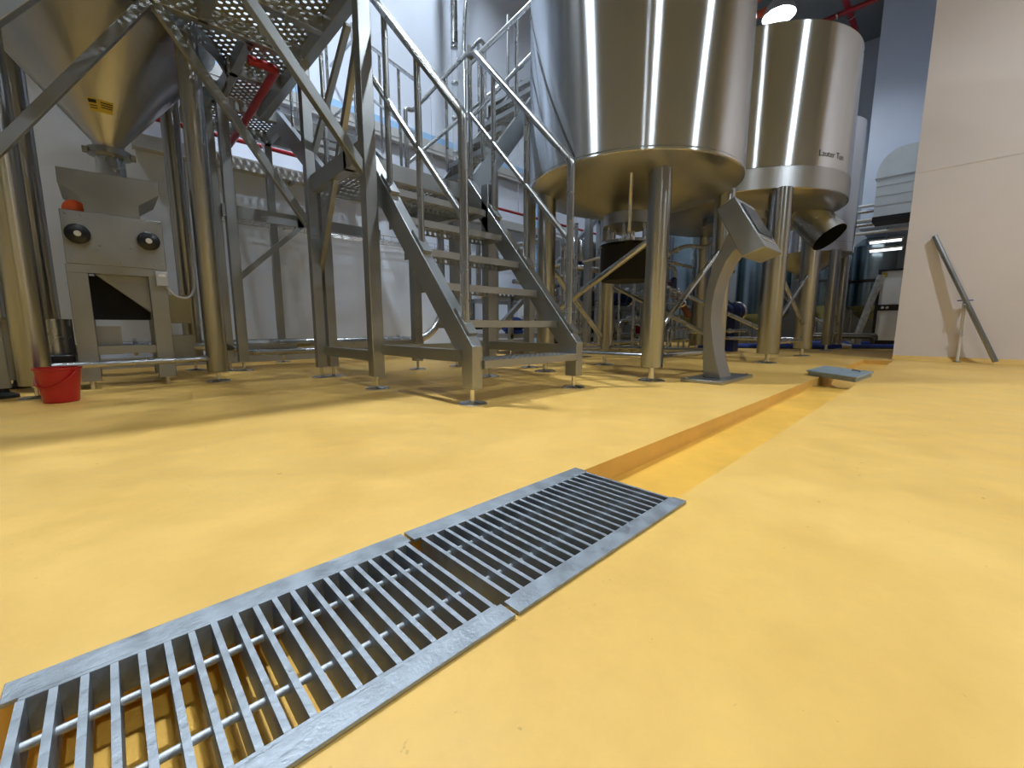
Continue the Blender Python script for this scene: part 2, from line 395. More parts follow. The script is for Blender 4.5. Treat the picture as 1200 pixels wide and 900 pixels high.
for k in range(6):
    an = k*PI/3+.3; obj('drive_post', B().tube([(2.92+.15*math.cos(an), 1.75+.15*math.sin(an), .985), (2.92+.15*math.cos(an), 1.75+.15*math.sin(an), 1.17)], .012, 8), 'steel_tube', dr)
sr = obj('sight_rod', B().tube([(2.375, 1.42, 1.355), (2.735, 1.635, 1.0)], .012, 10), 'steel_bright', T1)
obj('rod_clamp', B().lathe([(.03, .95), (.045, .96), (.045, .985), (.03, .99), (.03, 1.01), (.018, 1.03)], (2.735, 1.635, 0), 16), 'steel_bright', sr)
bx = obj('bracket', B().box(3.46, 3.52, 1.18, 1.24, 2.02, 2.14), 'steel', T1)
bx2 = B()
for k, hh in enumerate((.05, .03, .03, .03, .045, .03)):
    an = math.radians(-52+k*1.3); bx2.bar((2.92+.7535*math.cos(an), 1.75+.7535*math.sin(an), 1.64), (2.92+.7535*math.cos(an), 1.75+.7535*math.sin(an), 1.64+hh), .003, .008, ref=(math.cos(an), math.sin(an), 0))
obj('lettering', bx2, 'etched', T1s)
# cable hanging down the shell
cb = [(2.92+.758*math.cos(math.radians(a)), 1.75+.758*math.sin(math.radians(a)), z) for a, z in ((134, 2.55), (157, 2.1), (168, 1.8), (177.5, 1.56), (184, 1.39))]
obj('cable', B().tube(cb, .005, 6, bend=.1), 'rubber', T1)

T2c = (5.3, 1.8)
L2 = [(4.6, 1.19), (6.0, 1.19), (4.6, 2.45), (6.0, 2.45)]
T2, T2s = vessel('lauter_tun', 'wide brushed steel tank with a discharge chute, lettered on its lower shell', T2c, 1.0, 1.60, 2.98, L2, .095, .35, 1.56, bh=.19,
    braces=[(at(L2[0], .95), at(L2[1], .35), .02), (at(L2[0], .3), at(L2[1], .98), .02), (at(L2[0], .2), at(L2[1], .2), .022), (at(L2[0], .3), at(L2[2], .9), .02), (at(L2[1], .2), at(L2[3], .2), .022)])
obj('skirt_band', B().lathe([(.99, 1.602), (1.004, 1.604), (1.004, 1.785), (.998, 1.788)], (T2c[0], T2c[1], 0), 96, cap=False), 'band_steel', T2s)
text_on_cyl('Lauter Tun', .075, T2c, 1.0, math.radians(-113), 1.88, T2s)
# discharge chute: collar, then a cut tube leaning toward the aisle
cx, cy = 5.55, 1.0
ch_ = obj('discharge_chute', B().tube([(cx+.05, cy+.22, 1.60), (cx-.02, cy-.05, 1.28)], .17, 28, cap=False), 'steel_tube', T2)
obj('chute_inside', B().tube([(cx+.05, cy+.22, 1.60), (cx-.02, cy-.05, 1.283)], .165, 28, cap=False).tube([(cx+.045, cy+.2, 1.58), (cx+.05, cy+.22, 1.60)], .165, 28), 'black_matte', ch_)
obj('chute_collar', B().tube([(cx+.03, cy+.18, 1.56), (cx+.05, cy+.22, 1.60)], .20, 28).tube([(cx+.05, cy+.25, 1.60), (cx+.05, cy+.28, 1.74)], .19, 28), 'steel_sheet', ch_)
obj('bracket', B().box(5.78, 5.86, .955, 1.0, 1.93, 2.05), 'steel', T2)

T3c = (7.9, 1.62)
L3 = [(7.5, 1.2), (8.3, 1.2), (7.5, 2.05), (8.3, 2.05)]
T3, T3s = vessel('whirlpool_tank', 'steel tank with cone bottom partly hidden behind the lettered wide tank', T3c, .56, 1.42, 3.2, L3, .065, .15, 1.15,
    braces=[(at(L3[0], .9), at(L3[1], .35), .018), (at(L3[0], .25), at(L3[1], .25), .02), (at(L3[1], .25), at(L3[3], .9), .02)], seg=64)

# ------------------------------------------------------------------ stairs and platforms
def foot_post(t, x, y, z1, wx=.07, wy=.07, z0=.075, name='post'):
    p = obj(name, B().box(x-wx/2, x+wx/2, y-wy/2, y+wy/2, z0, z1), 'steel', t, bevel=.003)
    inst('foot', FOOT, p, (x, y, 0)); return p
def tread_mesh(L, D, along):
    b = B(); b.perf(0, L, 0, D, 0, .003, .036, .011, stag=False)
    lip = B().perf(0, L, 0, .036, 0, .003, .036, .0105, stag=False)
    b.add([(p, D+q, r-.037) for p, r, q in lip.v], lip.f); b.box(0, L, 0, .004, -.036, -.0005)
    # row of round punchings along the lip
    b.box(0, .004, 0, D, -.04, 0).box(L-.004, L, 0, D, -.04, 0)
    if along == 'x': pass
    else: b.v = [(y, x, z) for x, y, z in b.v]
    me = b.mesh('tread', smooth=False); me.materials.append(MATS['steel_sheet']); return me
# flight 1: up from the floor toward the landing (+Y)
t = thing('staircase', 'steel open-riser stairs with round handrails rising from the yellow floor', 'stairs', (1.57, 1.5, 0))
st1 = t
prof = [(1.455, .075), (1.455, .27), (2.42, 1.375), (2.5, 1.375), (2.5, 1.30), (1.535, .195), (1.535, .075)]
for x in (1.19, 1.945):
    s_ = obj('stringer', B().prism(prof, 'x', x-.03, x+.03), 'steel', t, bevel=.003)
    inst('foot', FOOT, s_, (x, 1.495, 0))
tm = tread_mesh(.695, .2, 'x')
for k in range(6): inst('tread', tm, t, (1.22, 1.442+.158*k, .205+.185*k))
for x, side in ((1.19, 'l'), (1.945, 'r')):
    h = obj('handrail', B().tube([(x, 1.54, .36), (x, 1.54, 1.265), (x, 2.36, 2.155), (x, 2.44, 2.17)], .021, 14, bend=.03), 'steel_tube', t)
    obj('mid_rail', B().tube([(x, 1.55, .85), (x, 2.42, 1.80)], .016, 12), 'steel_tube', t)
    for yy in (1.89, 2.19, 2.43):
        zb = .27+1.149*(yy-1.455); obj('baluster', B().tube([(x, yy, min(zb, 1.36)), (x, yy, 1.265+(yy-1.54)*1.085)], .016, 12), 'steel_tube', t)
    for yy in (1.54, 1.89, 2.19):
        zb = .27+1.149*(yy-1.455); obj('rail_bracket', B().bar((x, yy-.05, zb-.045), (x, yy+.05, zb+.07), .05, .02, ref=(0, -.75, .66)), 'steel', t)

# landing and the platform tower
t = thing('landing_platform', 'low perforated steel landing at the top of the first stairs', 'platform', (1.53, 2.75, 0))
land = t
obj('deck', B().perf(1.13, 1.93, 2.46, 3.04, 1.335, .003, .036, .012, stag=False), 'steel_sheet', t, smooth=False)
fb = B().box(1.06, 1.99, 2.44, 2.48, 1.22, 1.34).box(1.06, 1.99, 3.02, 3.06, 1.22, 1.34)
obj('cross_beam', B().box(1.06, 2.0, 2.44, 2.48, 1.24, 1.34), 'steel', t, bevel=.003)
obj('cross_beam', B().box(1.06, 2.0, 3.02, 3.06, 1.24, 1.34), 'steel', t, bevel=.003)
obj('side_beam', B().box(1.06, 1.12, 2.27, 3.06, 1.24, 1.34), 'steel', t, bevel=.003)
obj('side_beam', B().box(1.94, 2.0, 2.44, 3.06, 1.24, 1.34), 'steel', t, bevel=.003)
foot_post(t, 1.95, 2.25, 1.3); foot_post(t, 1.85, 3.05, 1.3); foot_post(t, 2.62, 2.5, 1.95); foot_post(t, 2.25, 3.05, 1.7)
obj('tie_beam', B().box(1.115, 1.165, 1.535, 2.24, .20, .255), 'steel', t)
obj('tie_beam', B().box(1.92, 1.97, 1.535, 2.24, .20, .255), 'steel', t)
obj('tie_beam', B().box(1.1, 1.94, 2.23, 2.28, .20, .25), 'steel', t)
obj('tie_beam', B().box(1.86, 2.62, 2.5, 2.55, .20, .25), 'steel', t)
obj('tie_beam', B().bar((1.86, 3.05, 1.18), (2.0, 2.35, 1.18), .05, .08), 'steel', t)
obj('tie_beam', B().box(1.1, 1.9, 3.03, 3.08, .2, .25), 'steel', t)

# flight 2: landing up to the high platform (+Y)
t = thing('staircase', 'short perforated stairs from the low landing up to the high platform', 'stairs', (1.57, 3.5, 1.3))
for x in (1.2, 1.95):
    obj('stringer', B().prism([(3.05, 1.24), (3.05, 1.40), (4.02, 2.12), (4.08, 2.12), (4.08, 1.99)], 'x', x-.02, x+.02), 'steel', t)
tm2 = tread_mesh(.71, .24, 'x')
for k in range(4): inst('tread', tm2, t, (1.22, 3.07+.245*k, 1.50+.155*k))
for x in (1.2, 1.95):
    obj('handrail', B().tube([(x, 3.07, 1.4), (x, 3.07, 2.25), (x, 4.05, 3.0)], .015, 10, bend=.04), 'steel_tube', t)
    obj('mid_rail', B().tube([(x, 3.07, 1.85), (x, 4.05, 2.55)], .012, 10), 'steel_tube', t)
    for yy in (3.38, 3.7, 4.02):
        obj('baluster', B().tube([(x, yy, 1.42+(yy-3.05)*.74), (x, yy, 2.25+(yy-3.07)*.765)], .012, 10), 'steel_tube', t)

# flight 3: landing up to the right (+X), behind the first tank
t = thing('staircase', 'perforated steel stairs climbing from the low landing behind the large tank', 'stairs', (2.5, 2.75, 1.3))
SL = 1.2
for y in (2.54, 3.05):
    obj('stringer', B().prism([(1.96, 1.24), (1.96, 1.36), (3.05, 1.36+1.09*SL), (3.12, 1.36+1.09*SL), (3.12, 1.24+1.09*SL), (2.03, 1.24)], 'y', y-.02, y+.02), 'steel', t)
tm3 = tread_mesh(.47, .2, 'y')
for k in range(6): inst('tread', tm3, t, (2.02+.17*k, 2.56, 1.50+.204*k))
obj('handrail', B().tube([(1.99, 2.5, 2.12), (2.02, 2.54, 2.19), (3.1, 2.54, 3.36)], .019, 12), 'steel_tube', t)
obj('mid_rail', B().tube([(2.02, 2.54, 1.83), (3.1, 2.54, 2.98)], .016, 12), 'steel_tube', t)
obj('handrail', B().tube([(1.815, 3.06, 1.36), (1.815, 3.06, 2.02), (1.88, 3.06, 2.02), (2.57, 3.06, 2.82), (2.62, 3.06, 2.80), (2.62, 3.06, 2.2)], .016, 12, bend=.03), 'steel_tube', t)
obj('mid_rail', B().tube([(1.82, 3.06, 1.62), (3.1, 3.06, 2.82)], .014, 12), 'steel_tube', t)
for xx in (2.15, 2.5, 2.85):
    obj('baluster', B().tube([(xx, 2.54, 1.36+(xx-1.96)*SL), (xx, 2.54, 2.17+(xx-1.99)*1.08)], .015, 10), 'steel_tube', t)
    obj('baluster', B().tube([(xx+.05, 3.06, 1.36+(xx-1.91)*SL), (xx+.05, 3.06, 2.04+(xx-1.83)*1.10)], .013, 10), 'steel_tube', t)
t = thing('tank_walkway', 'high steel walkway running behind the tanks', 'platform', (4.7, 2.95, 0))
obj('deck', B().box(3.1, 7.4, 2.9, 3.6, 2.64, 2.66).box(3.1, 3.6, 2.54, 2.9, 2.64, 2.66), 'steel_sheet', t)
for y in (2.9, 3.6): obj('beam', B().box(3.1, 7.4, y-.03, y+.03, 2.54, 2.64), 'steel', t)
for x, y in ((3.2, 3.6), (5.22, 3.6), (7.35, 3.6), (4.0, 2.9), (7.35, 2.9)): foot_post(t, x, y, 2.55)
obj('brace', B().bar((3.2, 3.6, .3), (5.2, 3.6, 1.9), .05, .05), 'steel', t)

# high platform round the silo
ZP = 2.03
t = thing('high_platform', 'high perforated steel platform on square posts round the silo', 'platform', (.4, 3.2, 0))
sil = (.12, 3.74)
keep = lambda x, y: math.hypot(x-sil[0], y-sil[1]) > .64
DK = [(-.45, 1.09, 2.25, 3.05), (.14, 1.09, 3.05, 4.05), (.6, 1.99, 4.05, 4.68)]
for d in DK:
    obj('deck_panel', B().perf(*d, ZP+.09, .003, .030, .0125, keep=keep, stag=True), 'steel_sheet', t, smooth=False)
def beamx(x0, x1, y, z=ZP, h=.09, w_=.05): obj('beam', B().box(x0, x1, y-w_/2, y+w_/2, z, z+h), 'steel', t, bevel=.003)
def beamy(x, y0, y1, z=ZP, h=.09, w_=.05): obj('beam', B().box(x-w_/2, x+w_/2, y0, y1, z, z+h), 'steel', t, bevel=.003)
beamx(-.45, 1.12, 2.25); beamx(-.45, 1.06, 2.68); beamx(-.45, 1.12, 3.05); beamx(.74, 1.06, 3.5); beamx(.72, 1.99, 4.05); beamx(.6, 1.99, 4.55)
beamy(1.09, 2.25, 4.05, h=.12, w_=.06); beamy(.55, 2.25, 3.05); beamy(.78, 3.05, 4.05); beamy(-.05, 2.25, 3.05); beamy(-.45, 2.25, 3.05); beamy(1.97, 4.05, 4.68); beamy(1.25, 4.05, 4.68)
hr_ = B().lathe([(.63, ZP), (.64, ZP), (.64, ZP+.1), (.63, ZP+.1), (.63, ZP)], (sil[0], sil[1], 0), 48)
hr_ = B().lathe([(.645, ZP), (.655, ZP), (.655, ZP+.1), (.645, ZP+.1), (.645, ZP)], (sil[0], sil[1], 0), 48, a0=-PI*.49, a1=PI*.2)
obj('collar_ring', hr_, 'steel', t)
foot_post(t, 1.095, 2.25, ZP+.05, .068, .068)
foot_post(t, 1.065, 3.03, ZP, .06, .06); foot_post(t, 1.145, 3.03, 1.3, .06, .06)
foot_post(t, .775, 3.92, ZP); foot_post(t, .69, 3.97, ZP, .06, .06); foot_post(t, 1.97, 4.1, ZP, .06, .06); foot_post(t, -.45, 2.25, ZP); foot_post(t, 1.25, 4.6, ZP, .06, .06)
def brace(p, q, w_=.045, h_=.045): obj('brace', B().bar(p, q, w_, h_), 'steel', t, bevel=.002)
brace((.33, 3.05, ZP+.02), (1.04, 3.05, 1.04)); brace((.33, 3.05, ZP+.02), (-.42, 3.05, .93))
brace((1.10, 2.25, 1.15), (.34, 2.25, ZP+.02)); brace((-.42, 2.25, 1.03), (.34, 2.25, ZP-.02))
brace((1.1, 2.27, 1.92), (1.1, 3.16, .55), .03, .045); brace((.80, 3.92, .74), (1.28, 3.92, 1.20), .035, .04)
brace((1.1, 3.02, 1.50), (1.1, 2.42, 1.98), .03, .04)
obj('tie_beam', B().box(.72, 1.3, 3.9, 3.95, 1.19, 1.28), 'steel', t); obj('tie_beam', B().box(1.25, 2.0, 3.9, 3.95, 1.19, 1.28), 'steel', t)
obj('tie_beam', B().box(1.08, 1.13, 2.28, 3.1, .16, .22), 'steel', t); obj('tie_beam', B().box(.72, 1.3, 4.3, 4.35, .10, .19), 'steel', t)
# guard rails on the corridor deck
for yy in (4.1,):
    for k in range(4):
        x = 1.15+.25*k; obj('guard_post', B().tube([(x, yy, ZP+.09), (x, yy, ZP+1.1)], .014, 10), 'steel_tube', t)
obj('guard_rail', B().tube([(1.1, 2.3, ZP+.12), (1.1, 2.3, ZP+1.1), (1.1, 4.0, ZP+1.1), (1.1, 4.0, ZP+.12)], .016, 10, bend=.04), 'steel_tube', t)
obj('guard_rail', B().tube([(1.1, 2.3, ZP+.6), (1.1, 4.0, ZP+.6)], .013, 10), 'steel_tube', t)
obj('guard_rail', B().tube([(1.97, 4.1, ZP+.1), (1.97, 4.1, ZP+1.05), (1.97, 4.8, ZP+1.05)], .014, 10, bend=.04), 'steel_tube', t)
obj('guard_rail', B().tube([(1.97, 4.1, ZP+.55), (1.97, 4.8, ZP+.55)], .012, 10), 'steel_tube', t)
obj('kick_plate', B().box(1.12, 1.128, 2.3, 4.0, ZP+.09, ZP+.19), 'steel_sheet', t)

# red sprinkler branch under the high platform, red main along the back wall
tag(obj('sprinkler_branch', B().tube([(.79, 3.16, 1.99), (.945, 3.16, 1.99), (.965, 4.2, 1.99), (.965, 4.76, 1.99), (.965, 4.76, 2.07)], .026, 12, bend=.03), 'red_paint'), 'red pipe bent at right angles under the perforated high platform', 'pipe')
t = thing('fire_main', 'long red pipe running level along the white back wall', 'pipe', (3, 4.78, 2.06))
obj('pipe', B().tube([(.2, 4.78, 2.08), (7.0, 4.78, 2.08)], .02, 12), 'red_paint', t)
for x in (1.6, 3.2, 4.75, 6.2): obj('hanger', B().tube([(x, 4.78, 2.08), (x, 4.78, 3.2), (x, 4.9, 3.2)], .004, 6), 'steel', t)

# ------------------------------------------------------------------ silo
t = thing('grain_silo', 'steel cone-bottomed grain silo on round columns above the mill', 'silo', (sil[0], sil[1], 0))
obj('hopper', B().lathe([(.07, 1.445), (.075, 1.48), (.60, 2.16), (.60, 5.2), (.1, 5.45), (0, 5.46)], (sil[0], sil[1], 0), 64), 'cone_steel', t)
cl = obj('outlet_collar', B().lathe([(.07, 1.23), (.07, 1.44)], (sil[0], sil[1], 0), 24), 'steel_tube', t)
obj('clamp_ring', B().lathe([(.075, 1.40), (.105, 1.405), (.105, 1.44), (.075, 1.445)], (sil[0], sil[1], 0), 24), 'steel', t)
for k in range(3):
    an = math.radians(200+k*70); p = (sil[0]+.115*math.cos(an), sil[1]+.115*math.sin(an))
    obj('clamp_lug', B().box(p[0]-.014, p[0]+.014, p[1]-.014, p[1]+.014, 1.395, 1.43), 'steel_sheet', t, bevel=.004)
for (x, y, r) in ((-.275, 3.12, .062), (.5, 3.27, .058), (.5, 4.25, .06), (-.275, 4.25, .06)):
    lg = obj('leg', B().lathe([(r*.96, .07), (r, .075), (r, 2.2)], (x, y, 0), 28), 'leg_steel', t); inst('foot', FOOT, lg, (x, y, 0))
obj('leg_tie', B().tube([(-.27, 3.14, .155), (.49, 3.26, .155)], .018, 12), 'steel_tube', t)
# yellow notice on the cone, following its slope
ax = math.radians(-95)
def conept(an, z): r = .075+(z-1.48)*.525/.68+.004; return (sil[0]+r*math.cos(an), sil[1]+r*math.sin(an), z)
lb = B(); g = [[conept(ax+(i-3)*.09, zz) for i in range(7)] for zz in (1.60, 1.655)]
lb.add(g[0]+g[1], [(i, i+1, 8+i, 7+i) for i in range(6)])
nl = obj('notice', lb, 'yellow_label', t, label='yellow printed notice')
for (i0, i1, za, zb) in ((0, 2, 1.635, 1.65), (0, 2, 1.622, 1.626), (0, 2, 1.612, 1.616), (3, 6, 1.64, 1.644), (3, 6, 1.63, 1.634), (3, 6, 1.62, 1.624)):
    pb = B(); p = [conept(ax+(i-3)*.085, zz) for i, zz in ((i0, za), (i1, za), (i1, zb), (i0, zb))]
    p = [(x+.003*math.cos(ax), y+.003*math.sin(ax), z) for x, y, z in p]; pb.add(p, [(0, 1, 2, 3)]); obj('print_line', pb, 'print_black', nl)

# ------------------------------------------------------------------ grain mill under the silo
t = thing('grain_mill', 'boxy steel grain mill with two black hand knobs under the silo', 'mill', (.09, 3.55, 0))
FY = 3.36
body = obj('body', B().box(-.122, .303, FY, 3.78, .70, .985), 'steel_sheet', t, bevel=.004)
hop = [(-.113, 1.205), (-.114, 1.125), (-.085, 1.105), (-.045, 1.078), (-.028, 1.05), (-.025, .985), (.207, .985), (.209, 1.062), (.308, 1.14), (.311, 1.215)]
obj('hopper', B().prism(hop, 'y', FY+.02, 3.80), 'steel_sheet', t, bevel=.003)
for x in (-.062, .232):
    kb = obj('knob', B().lathe([(.0, FY-.035), (.042, FY-.035), (.052, FY-.028), (.052, FY-.012), (.04, FY-.006), (.02, FY+.002)], (x, 0, .858), 28, axis='y'), 'black_plastic', body, label='black hand knob')
for x in (-.062, .232):
    obj('knob_cap', B().lathe([(.0, FY-.042), (.014, FY-.042), (.016, FY-.034)], (x, 0, .858), 18, axis='y'), 'white_plastic', body)
for (x, z) in ((-.10, .965), (-.04, .965), (.24, .965), (.285, .965), (.02, .81), (.15, .81), (-.1, .72), (.1, .72), (.25, .72), (.285, .73)):
    obj('bolt', B().lathe([(0, FY-.004), (.005, FY-.004), (.006, FY)], (x, 0, z), 8, axis='y'), 'steel', body)
for x, y in ((-.085, FY+.04), (.255, FY+.04), (-.085, 3.72), (.255, 3.72)):
    lg = obj('leg', B().box(x-.042, x+.042, y-.03, y+.03, .045, .70), 'steel_sheet', t, bevel=.003); inst('foot', FOOT, lg, (x, y, -.02))
obj('top_rail', B().box(-.125, .3, FY+.005, FY+.06, .655, .70), 'steel_sheet', t)
obj('low_rail', B().box(-.12, .29, FY+.02, FY+.06, .20, .245), 'steel_sheet', t)
obj('outlet_chute', B().prism([(-.02, .66), (.215, .66), (.215, .44)], 'y', FY+.08, 3.7), 'steel_sheet', t)
obj('guard_box', B().box(-.05, .21, 3.5, 3.72, .40, .65), 'black_matte', t)
obj('motor_box', B().box(-.062, .066, 3.52, 3.7, .19, .36), 'steel_sheet', t)
obj('rear_spout', B().prism([(3.5, .56), (3.66, .56), (3.78, .46), (3.74, .38), (3.56, .38)], 'x', .30, .42), 'steel_sheet', t)
obj('spout_base', B().box(.31, .42, 3.55, 3.75, .15, .30), 'steel_sheet', t)
cbx = obj('switch_box', B().box(.245, .303, FY-.03, FY+.01, .60, .685), 'grey_trunking', t, bevel=.004)
obj('switch_label', B().box(.258, .292, FY-.032, FY-.029, .655, .67), 'white_plastic', cbx)
obj('cable', B().tube([(.29, FY-.01, .60), (.33, FY, .54), (.40, FY+.02, .53), (.44, FY+.06, .6), (.45, FY+.1, .95)], .007, 8, bend=.05), 'grey_trunking', t)
obj('roller_guard', B().lathe([(0, 3.42), (.05, 3.42), (.05, 3.5), (0, 3.5)], (-.062, 0, 1.0), 24, axis='y'), 'orange_paint', t, label='orange round guard')

# red bucket
t = thing('bucket', 'red plastic bucket with a drooping handle on the floor by the mill', 'bucket', (-.185, 2.93, 0))
c = (-.185, 2.93, 0)
obj('body', B().lathe([(.0, .0), (.058, .0), (.062, .004), (.078, .155), (.084, .157), (.084, .166), (.076, .166), (.060, .008), (.0, .008)], c, 32), 'red_plastic', t)
hp = []
for k in range(13):
    a = PI*k/12; p = Vector((c[0]+.083*math.cos(a)*.75+.083*.66*0, c[1]-.083*math.cos(a)*.66, .15-.075*math.sin(a)))
    out = Vector((-.66, -.75, 0))*(.05*math.sin(a)+.025*math.sin(a)); hp.append(p+out)
obj('handle', B().tube(hp, .004, 8), 'red_plastic', t)

# machine frame at the left edge and low floor tubes
t = thing('conveyor_base', 'steel machine base with black feet beside the left silo column', 'machine', (-.5, 3.45, 0))
for x, y in ((-.40, 3.28), (-.40, 3.75), (-.75, 3.28), (-.75, 3.75)):
    lg = obj('leg', B().box(x-.025, x+.025, y-.025, y+.025, .05, .40), 'steel_sheet', t)
    obj('rubber_foot', B().lathe([(.05, 0), (.05, .015), (.02, .03), (.015, .06)], (x, y, 0), 16), 'rubber', lg)
obj('body', B().box(-.8, -.36, 3.24, 3.8, .40, .62), 'steel_sheet', t, bevel=.004)
t = thing('auger_motor', 'steel sleeve with black gearbox behind the red bucket', 'motor', (-.15, 3.5, 0))
obj('sleeve', B().lathe([(.085, .17), (.085, .40)], (-.225, 3.6, 0), 24), 'steel_tube', t)
obj('gearbox', B().box(-.30, -.14, 3.40, 3.7, .10, .20), 'black_plastic', t, bevel=.006)
obj('foot', B().box(-.28, -.15, 3.45, 3.65, 0, .10), 'black_plastic', t)

# ------------------------------------------------------------------ wall services
t = thing('cable_trunking', 'grey cable trunking fixed along the back wall below the red pipe', 'trunking', (3, 4.84, 1.86))
obj('channel', B().box(.3, 7.5, 4.79, 4.89, 1.83, 1.94), 'grey_trunking', t)
for k in range(8): obj('bracket', B().box(.6+k*.9, .63+k*.9, 4.79, 4.89, 1.80, 1.83), 'steel', t)
t = thing('cable_trunking', 'grey cable trunking fixed along the back wall under the blue stripe', 'trunking', (2, 4.84, 2.55))
obj('channel', B().box(-3, 5.2, 4.81, 4.885, 2.56, 2.70), 'grey_trunking', t)
obj('cover_strip', B().box(-3, 5.2, 4.805, 4.81, 2.60, 2.66), 'grey_trunking', t)
t = thing('cable_tray', 'wire mesh cable tray running along the lower back wall', 'cable tray', (3, 4.75, 1.33))
wm = B()
for (y, z) in ((4.65, 1.40), (4.65, 1.34), (4.70, 1.34), (4.76, 1.34), (4.82, 1.34), (4.86, 1.34), (4.86, 1.40)): wm.tube([(.7, y, z), (7, y, z)], .003, 5)
obj('long_wires', wm, 'steel_tube', t)
wm = B()
for k in range(64): wm.tube([(.72+k*.1, 4.65, 1.40), (.72+k*.1, 4.65, 1.34), (.72+k*.1, 4.86, 1.34), (.72+k*.1, 4.86, 1.40)], .003, 5)
obj('cross_wires', wm, 'steel_tube', t)
t = thing('sight_pipe', 'pair of upright wall pipes, one with a clear sight section', 'pipe', (3.4, 4.5, .3))
obj('pipe', B().tube([(3.37, 4.5, 3.75), (3.37, 4.5, CEIL)], .045, 16), 'steel_tube', t)
obj('clear_section', B().tube([(3.37, 4.5, 2.42), (3.37, 4.5, 3.77)], .038, 16), 'clear_plastic', t)
obj('pipe', B().tube([(3.52, 4.5, .35), (3.52, 4.5, 4.2), (3.75, 4.5, 5.2), (3.75, 4.5, CEIL)], .022, 12, bend=.4), 'steel_tube', t)
obj('pipe', B().tube([(3.37, 4.5, .3), (3.37, 4.5, 2.45)], .03, 12), 'steel_tube', t)
for z in (2.5, 2.9, 3.3, 3.7):
    obj('clamp', B().lathe([(.04, z), (.046, z+.005), (.046, z+.02), (.04, z+.025)], (3.37, 4.5, 0), 14), 'steel', t)
def pipe(name, lab, pts, r, m='steel_tube', bend=.12, flanges=(), cat='pipe', group=None):
    t = thing(name, lab, cat, pts[0], group)
    obj('run', B().tube(pts, r, 14, bend=bend), m, t)
    for (p, d) in flanges:
        p = Vector(p); d = Vector(d).normalized(); obj('clamp', B().tube([p-d*.012, p+d*.012], r*1.5, 14), 'steel_bright', t)
    return t
pipe('floor_pipe', 'thick steel pipe along the foot of the back wall, turning up behind the stairs', [(-.2, 4.35, .20), (2.75, 4.35, .20), (3.0, 4.35, .45), (3.0, 4.35, 1.5)], .045, bend=.3, flanges=[((.15, 4.35, .2), (1, 0, 0)), ((1.6, 4.35, .2), (1, 0, 0)), ((2.4, 4.35, .2), (1, 0, 0))])
pipe('floor_pipe', 'thin steel pipe passing under the mill beside the thicker floor pipe', [(-.1, 3.86, .21), (.62, 3.86, .21), (.9, 4.2, .13), (2.5, 4.2, .13)], .026, flanges=[((.22, 3.86, .21), (1, 0, 0))])
dp = pipe('drop_pipe', 'upright pipe ending in a black valve seen between the stair treads', [(3.15, 4.0, 1.35), (3.15, 4.0, .45)], .032, flanges=[((3.15, 4, .5), (0, 0, 1))])
pipe('drop_pipe', 'upright pipe with a level valve branch seen between the stair treads', [(3.3, 4.0, 1.35), (3.3, 4.0, .72), (3.55, 4.0, .72)], .032, bend=.1, flanges=[((3.45, 4, .72), (1, 0, 0)), ((3.54, 4, .72), (1, 0, 0))])
t = dp
obj('valve_body', B().lathe([(0, .30), (.05, .30), (.06, .33), (.06, .42), (.03, .45)], (3.15, 4.0, 0), 20), 'black_plastic', t)
obj('valve_stand', B().tube([(3.15, 4.0, 0), (3.15, 4.0, .31)], .012, 8), 'steel', t)
obj('valve_actuator', B().box(3.17, 3.33, 3.95, 4.05, .32, .38), 'black_plastic', t, bevel=.006)
tag(obj('water_riser', B().tube([(2.2, 4.58, 0), (2.2, 4.58, 1.9)], .022, 10), 'orange_paint'), 'thin orange upright pipe against the back wall behind the stairs', 'pipe')

# ------------------------------------------------------------------ process plant behind the tanks
def skid(x0, x1, y0, y1, zs, lab):
    t = thing('pump_skid', lab, 'frame', ((x0+x1)/2, (y0+y1)/2, 0))
    n = max(2, round((x1-x0)/.7)+1)
    for i in range(n):
        for y in (y0, y1): foot_post(t, x0+(x1-x0)*i/(n-1), y, max(zs), .05, .05, name='leg')
    for z in zs:
        for y in (y0, y1): obj('rail', B().box(x0-.03, x1+.03, y-.025, y+.025, z-.05, z), 'steel', t)
        for x in (x0, x1): obj('rail', B().box(x-.025, x+.025, y0, y1, z-.05, z), 'steel', t)
    obj('tray', B().box(x0, x1, y0, y1, min(zs)-.012, min(zs)), 'steel_sheet', t)
    return t
skid(3.6, 5.0, 3.75, 4.5, (.26, .72), 'steel pump skid frame behind the large tank near the stairs')
skid(5.4, 7.2, 3.45, 4.05, (.24, .66), 'steel pump skid frame behind the wide lettered tank')
